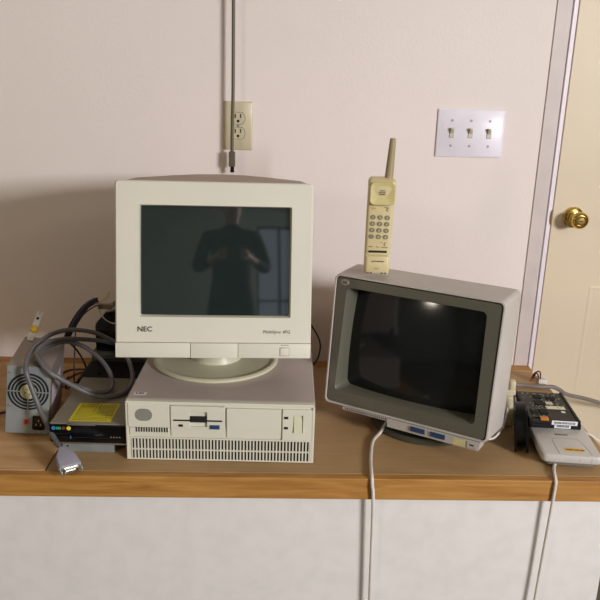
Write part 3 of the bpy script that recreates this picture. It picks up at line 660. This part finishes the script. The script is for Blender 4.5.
for p in ([(-0.464, -0.165, 0.192), (-0.458, -0.16, 0.170), (-0.444, -0.157, 0.155), (-0.427, -0.155, 0.150), (-.39, -.153, .155)], [(-0.448, -0.15, 0.190), (-0.441, -0.14, 0.1795), (-0.426, -0.13, 0.1785), (-.39, -.12, .178)], [(-0.453, -0.15, 0.178), (-0.441, -0.14, 0.1785), (-0.426, -0.13, 0.186), (-.39, -.12, .186)]):
    obj('wire', G().tube(p, .0015, 6, 8), wcable_m, ww)
dk = obj('thin_wire', G().tube([(-.520, -.27, .1485), (-0.513, -0.258, 0.140), (-0.505, -0.21, 0.098), (-0.4955, -0.185, 0.050), (-.494, -.18, .003)], .0022, 6, 8), bcable_m, label='dark wire dropping from the power supply down behind the flat black drive box', cat='wire', loc=(-.5, -.2, 0.003))
for i, (p, m_, lb) in enumerate((([(-.525, -.250, .03), (-.545, -.225, .015), (-0.556, -0.165, 0.0035), (-0.535, -0.115, 0.0035), (-0.505, -0.105, 0.0035), (-.492, -.13, .003)], rdcable_m, 'dark red wire lying on the bench between power supply and black drive box'),
                        ([(-.513, -.262, .045), (-.530, -.240, .02), (-0.535, -0.20, 0.0028), (-0.530, -0.175, 0.0028), (-0.515, -0.160, 0.0028), (-.500, -.165, .0028)], bcable_m, 'black wire lying beside the dark red wire on the bench'),
                        ([(-.52, -.245, .05), (-.545, -.21, .02), (-.575, -.13, .0028), (-.56, -.09, .0028), (-.515, -.085, .0028), (-.495, -.09, .0028)], brcable_m, 'brown wire looping nearest the wall behind the power supply'))):
    obj('loose_wire', G().tube(p, .0022, 6, 8), m_, label=lb, cat='wire', loc=(-.52, -.15, .003))
obj('loose_wire', G().tube([(-.82, -.33, .0030), (-.72, -.342, .0030), (-.655, -.345, .0030), (-.625, -.33, .003)], .0028, 6, 8), brcable_m, label='dark wire running in from the left edge to the power supply', cat='wire', loc=(-.7, -.34, .003))
ld = obj('loose_wire', G().tube([(0.028, -0.085, 0.150), (0.043, -0.08, 0.128), (0.060, -0.085, 0.10), (0.066, -0.09, 0.075), (0.058, -0.10, 0.045), (0.035, -0.11, 0.020), (.02, -.115, .0028), (-.0, -.10, .0028)], .0022, 6, 8), bcable_m, label='thin black lead curving in the dark gap between the two monitors', cat='wire', loc=(.03, -.1, .003))

# ------------------------------------------------------------------ cables right side
obj('white_cable', G().tube([(.235, -.335, .0487), (0.214, -0.378, 0.032), (0.195, -0.392, 0.020), (0.178, -0.415, 0.0055), (0.158, -0.452, 0.0042), (0.146, -0.512, 0.0042), (0.140, -0.563, 0.0042), (0.138, -0.592, 0.004), (.1385, -.6005, -.010), (.143, -.6005, -.06), (.150, -.600, -.30), (.16, -.61, -.5), (.2, -.64, -T+.004)], .0035, 6, 10), wcable_m,
    label='thick white cable from under the right monitor hanging over the front edge', cat='cable', loc=(.14, -.56, .004))
obj('white_cable', G().tube([(.450, -.335, .070), (0.4545, -0.375, 0.060), (0.4475, -0.405, 0.050), (0.431, -0.44, 0.038), (0.406, -0.472, 0.028), (0.386, -0.487, 0.030), (0.374, -0.468, 0.022), (.352, -.43, .008), (.34, -.38, .0035)], .0026, 6, 10), wcable_m,
    label='white lead curving around the lower right corner of the right monitor', cat='cable', loc=(.43, -.42, .004))
obj('white_cable', G().tube([(.545, -.46, .0055), (0.522, -0.52, 0.0045), (0.504, -0.546, 0.0042), (0.494, -0.575, 0.004), (0.4895, -0.595, 0.0015), (0.4885, -0.5995, -0.010), (.487, -.6, -.06), (.48, -.60, -.3), (.47, -.62, -T+.004)], .0033, 6, 10), wcable_m,
    label='thin white cable dropping over the front edge below the light grey drive', cat='cable', loc=(.49, -.57, .004))
obj('white_cable', G().tube([(.575, -.36, .0035), (.60, -.385, .0035), (0.628, -0.402, 0.003), (0.645, -0.405, -0.006), (0.668, -0.40, -0.03), (.70, -.38, -.12), (.70, -.36, -.35), (.72, -.33, -T+.004)], .0027, 6, 10), wcable_m,
    label='white cable slipping off the right end of the bench', cat='cable', loc=(.64, -.4, 0))
obj('grey_cable', G().tube([(.42, -.21, .0065), (0.455, -0.195, 0.0075), (0.493, -0.172, 0.0075), (0.532, -0.154, 0.0075), (0.568, -0.152, 0.0072), (0.607, -0.160, 0.0066), (0.642, -.158, .0062), (0.666, -0.150, -0.006), (0.694, -0.13, -0.026), (0.756, -0.1, -0.050), (0.821, -0.08, -0.074), (0.93, -0.06, -0.11), (1.1, -.06, -.22), (1.2, -.08, -T+.008)], .0052, 6, 12), mat('mid_grey_cable', (124, 114, 106), .5),
    label='thick grey cable crossing the back of the bench and the door', cat='cable', loc=(.6, -.16, .007))
cn = thing('wire_connector', 'small white connector with red and black wires at the back right bench corner', 'connector', (.638, -.11, .0))
cz = .012
obj('connector', G().box(.618, .640, -.128, -.114, .0004, .012, .001), mat('white_connector', (222, 216, 204), .45), cn)
for p, m_ in (([(.620, -.121, .008), (.610, -.120, .014), (.604, -.118, .010), (.598, -.119, .003)], rdcable_m), ([(.621, -.118, .009), (.617, -.118, .022), (.610, -.116, .026), (.604, -.114, .010)], bcable_m), ([(.624, -.120, .010), (.622, -.120, .028), (.614, -.118, .030), (.608, -.117, .015)], mat('maroon_wire', (92, 30, 28), .45))):
    obj('wire', G().tube(p, .0018, 5, 8), m_, cn)

# cream adapter behind the fan
am = at(.4455, -.365, 0, -.2)
ad = thing('power_adapter', 'cream power adapter with a moulded plug behind the black fan', 'adapter', (.47, -.31, 0))
g = G(am); g.box(0, .032, 0, .05, 0, .070, .005, 3); obj('body', g, cream_m, ad)
g = G(am); g.box(.004, .030, .004, .030, .0700, .084, .003, 3); g.box(.016, .029, .006, .024, .080, .104, .004, 3); obj('plug', g, cream_m, ad)

# fan standing on edge
tl = .13
fm = at(.4430, -.4900, .0) @ Matrix.Rotation(-.30, 4, 'Z') @ Matrix.Rotation(-tl, 4, 'Y')
fan = thing('case_fan', 'square black cooling fan standing on edge between the right monitor and the drives', 'fan', (.465, -.43, 0))
FS, FT = .092, .028
Mf = fm @ Matrix(((0, 0, 1, 0), (1, 0, 0, 0), (0, 1, 0, 0), (0, 0, 0, 1)))      # local x -> +y, y -> up, z -> +x
def ringplate(g, z0, z1):
    o_ = rr(0, FS, 0, FS, .008, 5, 6); n = len(o_); c = FS/2
    ci = []
    for x, y in o_:
        a = math.atan2(y-c, x-c); ci.append((c+.042*math.cos(a), c+.042*math.sin(a)))
    g.loft([[(x, y, z0) for x, y in o_], [(x, y, z1) for x, y in o_], [(x, y, z1) for x, y in ci], [(x, y, z0) for x, y in ci], [(x, y, z0) for x, y in o_]], False, False)
g = G(Mf); ringplate(g, 0, .0045); ringplate(g, FT-.0045, FT)
c = FS/2; n = 48
cir = lambda r_, z: [(c+r_*math.cos(2*PI*i/n), c+r_*math.sin(2*PI*i/n), z) for i in range(n)]
g.loft([cir(.042, .002), cir(.042, FT-.002), cir(.0445, FT-.002), cir(.0445, .002), cir(.042, .002)], False, False)
obj('frame', g, blk_m, fan)
g = G(Mf); g.lathe([(0, 0), (.02, 0), (.021, .002), (.021, FT-.008), (0, FT-.008)], (c, c, .003), n=32)
for k in range(7):
    a = 2*PI*k/7
    L = []
    for r_ in (.019, .0405):
        da = .30 if r_ > .03 else .36; L.append([(c+r_*math.cos(a+s*da), c+r_*math.sin(a+s*da), FT/2+s*.007+q) for s, q in ((-1, -.0006), (1, -.0006), (1, .0006), (-1, .0006))])
    g.loft(L)
obj('impeller', g, mat('dark_grey_plastic', (30, 30, 32), .4), fan)
g = G(Mf)
for a in (PI/4, 3*PI/4, 5*PI/4, 7*PI/4): g.box(.015, .0425, -.002, .002, .0005, .003, M=Matrix.Translation((c, c, 0)) @ Matrix.Rotation(a, 4, 'Z'))
obj('support_arm', g, blk_m, fan)

# external drive
em = at(.4775, -.5475, 0, -.115)
ex = thing('external_drive', 'light warm grey external drive with orange label lying at the right front corner', 'disk drive', (.54, -.46, 0))
EW, ED = .1160, .2050
g = G(em)
g.loft([[(x, y, z) for x, y in rr(i, EW-i, i, ED-i, .010, 5, 4)] for i, z in ((.004, .0135), (.0008, .0150), (0, .0180), (0, .0260), (.0015, .0295), (.005, .0310))]); obj('top_shell', g, ext_m, ex)
g = G(em); g.loft([[(x, y, z) for x, y in rr(i, EW-i, i, ED-i, .010, 5, 4)] for i, z in ((.010, .004), (.0085, .0060), (.0070, .0138))]); obj('bottom_shell', g, mat('grey_underside', (128, 124, 116), .5), ex)
for x in (.02, EW-.02):
    for y in (.03, ED-.03): obj('foot', G(em).cyl((x, y, 0), (x, y, .0045), .007, n=16), blk_m, ex)
ez = .0311
obj('label', G(em).box(.048, .084, .018, .031, ez-.0002, ez+.0002), mat('orange_label', (222, 168, 48), .5), ex, smooth=False, label='orange label')
g = G(em); g.text('HARD DISK 250', .0052, Matrix.Translation((.0505, .0225, ez+.0003)), bold=.0002); obj('label_print', g, ink_m, ex, smooth=False)
g = G(em); g.text('EPSON', .0085, Matrix.Translation((.0440, .0865, ez)), bold=.0004); obj('brand_lettering', g, gink_m, ex, smooth=False)
g = G(em); q = .0309
for p in ([(.0340, .0065, q), (.0335, .030, q), (.0330, .062, q), (.037, .070, q), (.046, .0735, q), (.07, .0735, q), (.083, .071, q), (.0885, .062, q), (.0945, .030, q), (.0965, .0065, q)],):
    g.tube(p, .0005, 4, 6)
obj('moulded_line', g, mat('shell_groove', (128, 122, 112), .5), ex)
g = G(em); g.box(.0720, .0726, -.0002, .0006, .0185, .0245); g.box(.0945, .0951, -.0002, .0006, .0180, .0270); obj('front_seam', g, gink_m, ex, smooth=False)

# two bare hard drives, stacked on it
def hdd(x, y, z, yaw, label, exposed):
    m = at(x, y, z, yaw); t = thing('hard_drive', label, 'hard drive', (x+.05, y+.07, z), 'bare hard drives stacked on the external drive')
    w_, d_, h_ = .1050, .150, .0118
    g = G(m); g.box(0, w_, .0, d_, 0, h_-.004, .0015); g.box(0, .0055, 0, d_, 0, h_, .001); g.box(w_-.0055, w_, 0, d_, 0, h_, .001)
    obj('case', g, mat('black_drive_casting', (16, 14, 14), .5, spec=.3), t, smooth=False)
    if exposed:
        g = G(m); g.box(.006, w_-.006, .052, d_-.002, h_-.004, h_-.0020); g.box(.006, .050, .016, .053, h_-.004, h_-.0020); pb = obj('circuit_board', g, pcb_m, t, smooth=False)
        rn = random.Random(8)
        for (a, b, c_, d__) in ((.030, .050, .075, .097), (.012, .025, .030, .048), (.030, .047, .030, .052), (.062, .080, .105, .122), (.035, .052, .112, .128)):
            obj('chip', G(m).box(a, b, c_, d__, h_-.0022, h_+.0002, .0003), sink_m, pb, smooth=False)
        g = G(m)
        for k in range(110):
            x_ = rn.uniform(.008, .092); y_ = rn.uniform(.018, .143)
            if x_ > .048 and y_ < .062: continue
            s_ = rn.uniform(.0008, .002); g.box(x_-s_, x_+s_, y_-s_*.6, y_+s_*.6, h_-.0022, h_-.0008)
        o = obj('solder_parts', g, mat('solder_silver', (150, 148, 130), .35, .5), pb, smooth=False); o['kind'] = 'stuff'
        obj('chip', G(m).box(.053, .068, .078, .092, h_-.0022, h_+.0010, .0005), silver_m, pb, label='silver crystal can', smooth=False)
        obj('flex_connector', G(m).box(.024, .041, .004, .016, h_-.006, h_+.0005, .0008), orange_m, t, label='orange flex connector', smooth=False)
        obj('paper_label', G(m).box(.050, .090, .060, .074, h_-.0020, h_-.0014), mat('cream_paper', (226, 214, 184), .6), t, smooth=False)
        obj('cover', G(m).box(.044, w_-.0055, .003, .059, h_-.004, h_-.0025, .0004), blk_m, t, smooth=False)
        obj('cover_sticker', G(m).box(.078, .086, .044, .052, h_-.0025, h_-.0022), paper_m, t, smooth=False)
    a, b = ((.046, .0985, ) if exposed else (.050, .084))
    l = obj('front_label', G(m).box(a, b, -.0004, .0, .0015, .0108), paper_m, t, smooth=False)
    g = G(m @ FR); rn = random.Random(5); x_ = a+.005
    while x_ < b-.005: s_ = rn.uniform(.0006, .0018); g.box(x_, x_+s_, .0038, .0085, .0004, .0006); x_ += s_+.0009
    obj('barcode', g, ink_m, l, smooth=False)
hdd(.4900, -.4330, .0312, -.10, 'bare black hard drive sandwiched under the one with the exposed circuit board', False)
hdd(.4840, -.4420, .0432, -.10, 'bare black hard drive with exposed circuit board, topmost on the external drive', True)

# ------------------------------------------------------------------ the person taking the photograph (seen mirrored in the screens)
def person():
    V, E, RD = [], [], []
    def v(x, y, z, r, parent=None, r2_=None):
        V.append((x, y, z)); RD.append((r, r2_ or r)); i = len(V)-1
        if parent is not None: E.append((parent, i))
        return i
    X, Yp = -.085, -2.22
    pel = v(X, Yp, .38, .155, None, .115)
    wst = v(X, Yp, .55, .140, pel, .105); ch = v(X, Yp+.01, .74, .165, wst, .115); up_ = v(X, Yp, .87, .150, ch, .09)
    nk = v(X, Yp+.01, .93, .055, up_); nk2 = v(X, Yp+.02, .985, .052, nk); hd1 = v(X, Yp+.035, 1.05, .072, nk2, .085); hd2 = v(X, Yp+.03, 1.13, .078, hd1, .092); v(X, Yp+.02, 1.19, .055, hd2, .065)
    for s in (-1, 1):
        sh = v(X+s*.175, Yp, .86, .062, up_); el = v(X+s*.245, Yp+.10, .61, .044, sh); wr = v(X+s*.105, Yp+.30, .655, .028, el)
        pm = v(X+s*.082, Yp+.350, .675, .030, wr, .018)
        for k in range(4):
            a = v(X+s*(.078-.002*k), Yp+.372, .640+.019*k, .0092, pm); b2 = v(X+s*(.062), Yp+.392, .640+.018*k, .0085, a); v(X+s*.036, Yp+.392, .642+.017*k, .0075, b2)
        th = v(X+s*.070, Yp+.345, .70, .011, pm); v(X+s*.052, Yp+.368, .712, .0095, th)
        hip = v(X+s*.095, Yp, .30, .098, pel); kn_ = v(X+s*.105, Yp+.02, -.06, .060, hip); an = v(X+s*.110, Yp-.01, -.475, .042, kn_)
        hl = v(X+s*.112, Yp+.02, -.52, .040, an, .036); v(X+s*.125, Yp+.15, -.535, .036, hl, .022)
    me = bpy.data.meshes.new('person'); me.from_pydata(V, E, []); o = bpy.data.objects.new('person_cage', me); COL.objects.link(o)
    m = o.modifiers.new('s', 'SKIN'); m.use_smooth_shade = True
    for sv, r_ in zip(me.skin_vertices[0].data, RD): sv.radius = r_
    me.skin_vertices[0].data[0].use_root = True
    b = o.modifiers.new('d', 'SUBSURF'); b.levels = 2; b.render_levels = 2
    dg = bpy.context.evaluated_depsgraph_get(); ev = o.evaluated_get(dg); m2 = bpy.data.meshes.new_from_object(ev)
    bpy.data.objects.remove(o)
    bo = bpy.data.objects.new('person', m2); COL.objects.link(bo); bo['l0'] = [0, 0, 0]; bo.location = (0, 0, T)
    m2.materials.clear()
    for q in (mat('skin', (196, 150, 122), .5), mat('dark_shirt', (36, 42, 44), .85), mat('dark_trousers', (38, 40, 50), .85), mat('shoe_leather', (30, 26, 24), .5)): m2.materials.append(q)
    for f in m2.polygons:
        c_ = f.center; f.use_smooth = True
        f.material_index = 3 if c_.z < -.47 else 2 if c_.z < .40 else 0 if (c_.z > .945 or (c_.y > Yp+.26)) else 1
    tag(bo, 'person in dark shirt and trousers holding up a phone, mirrored in the left screen', 'person')
    hx, hy, hz = X, Yp+.125, 1.115
    obj('nose', G().loft([[(hx-.012, hy-.012, hz-.022), (hx+.012, hy-.012, hz-.022), (hx, hy-.012, hz+.020)], [(hx-.006, hy+.012, hz-.017), (hx+.006, hy+.012, hz-.017), (hx, hy+.004, hz+.010)]]), mat('skin', (196, 150, 122)), bo)
    for s in (-1, 1):
        obj('eye', G().lathe([(0, 0), (.008, .001), (.010, .004), (0, .006)], (hx+s*.03, hy-.012, hz+.022), (0, 1, 0), 16), paper_m, bo)
        obj('ear', G().lathe([(0, 0), (.016, .003), (.020, .010), (.012, .014), (0, .012)], (hx+s*.073, Yp+.03, hz+.005), (s, 0, 0), 16), mat('skin', (196, 150, 122)), bo)
    obj('mouth', G().box(hx-.022, hx+.022, hy-.018, hy-.008, hz-.050, hz-.044, .002), mat('lip', (150, 90, 80), .5), bo)
    g = G(); g.lathe([(.070, -.055), (.086, -.03), (.092, .02), (.086, .062), (.055, .092), (0, .102)], (X, Yp+.004, 1.125), (0, -.45, 1), 32); obj('hair', g, mat('brown_hair', (58, 42, 32), .7), bo)
    g = G(); g.box(X-.075, X+.075, -1.838, -1.829, .650, .723, .003); tp = obj('smartphone', g, gblk_m, label='black smartphone held sideways in two hands', cat='phone', loc=(X, -1.833, .69))
person()

for o in bpy.data.objects:
    if 'l0' in o: del o['l0']
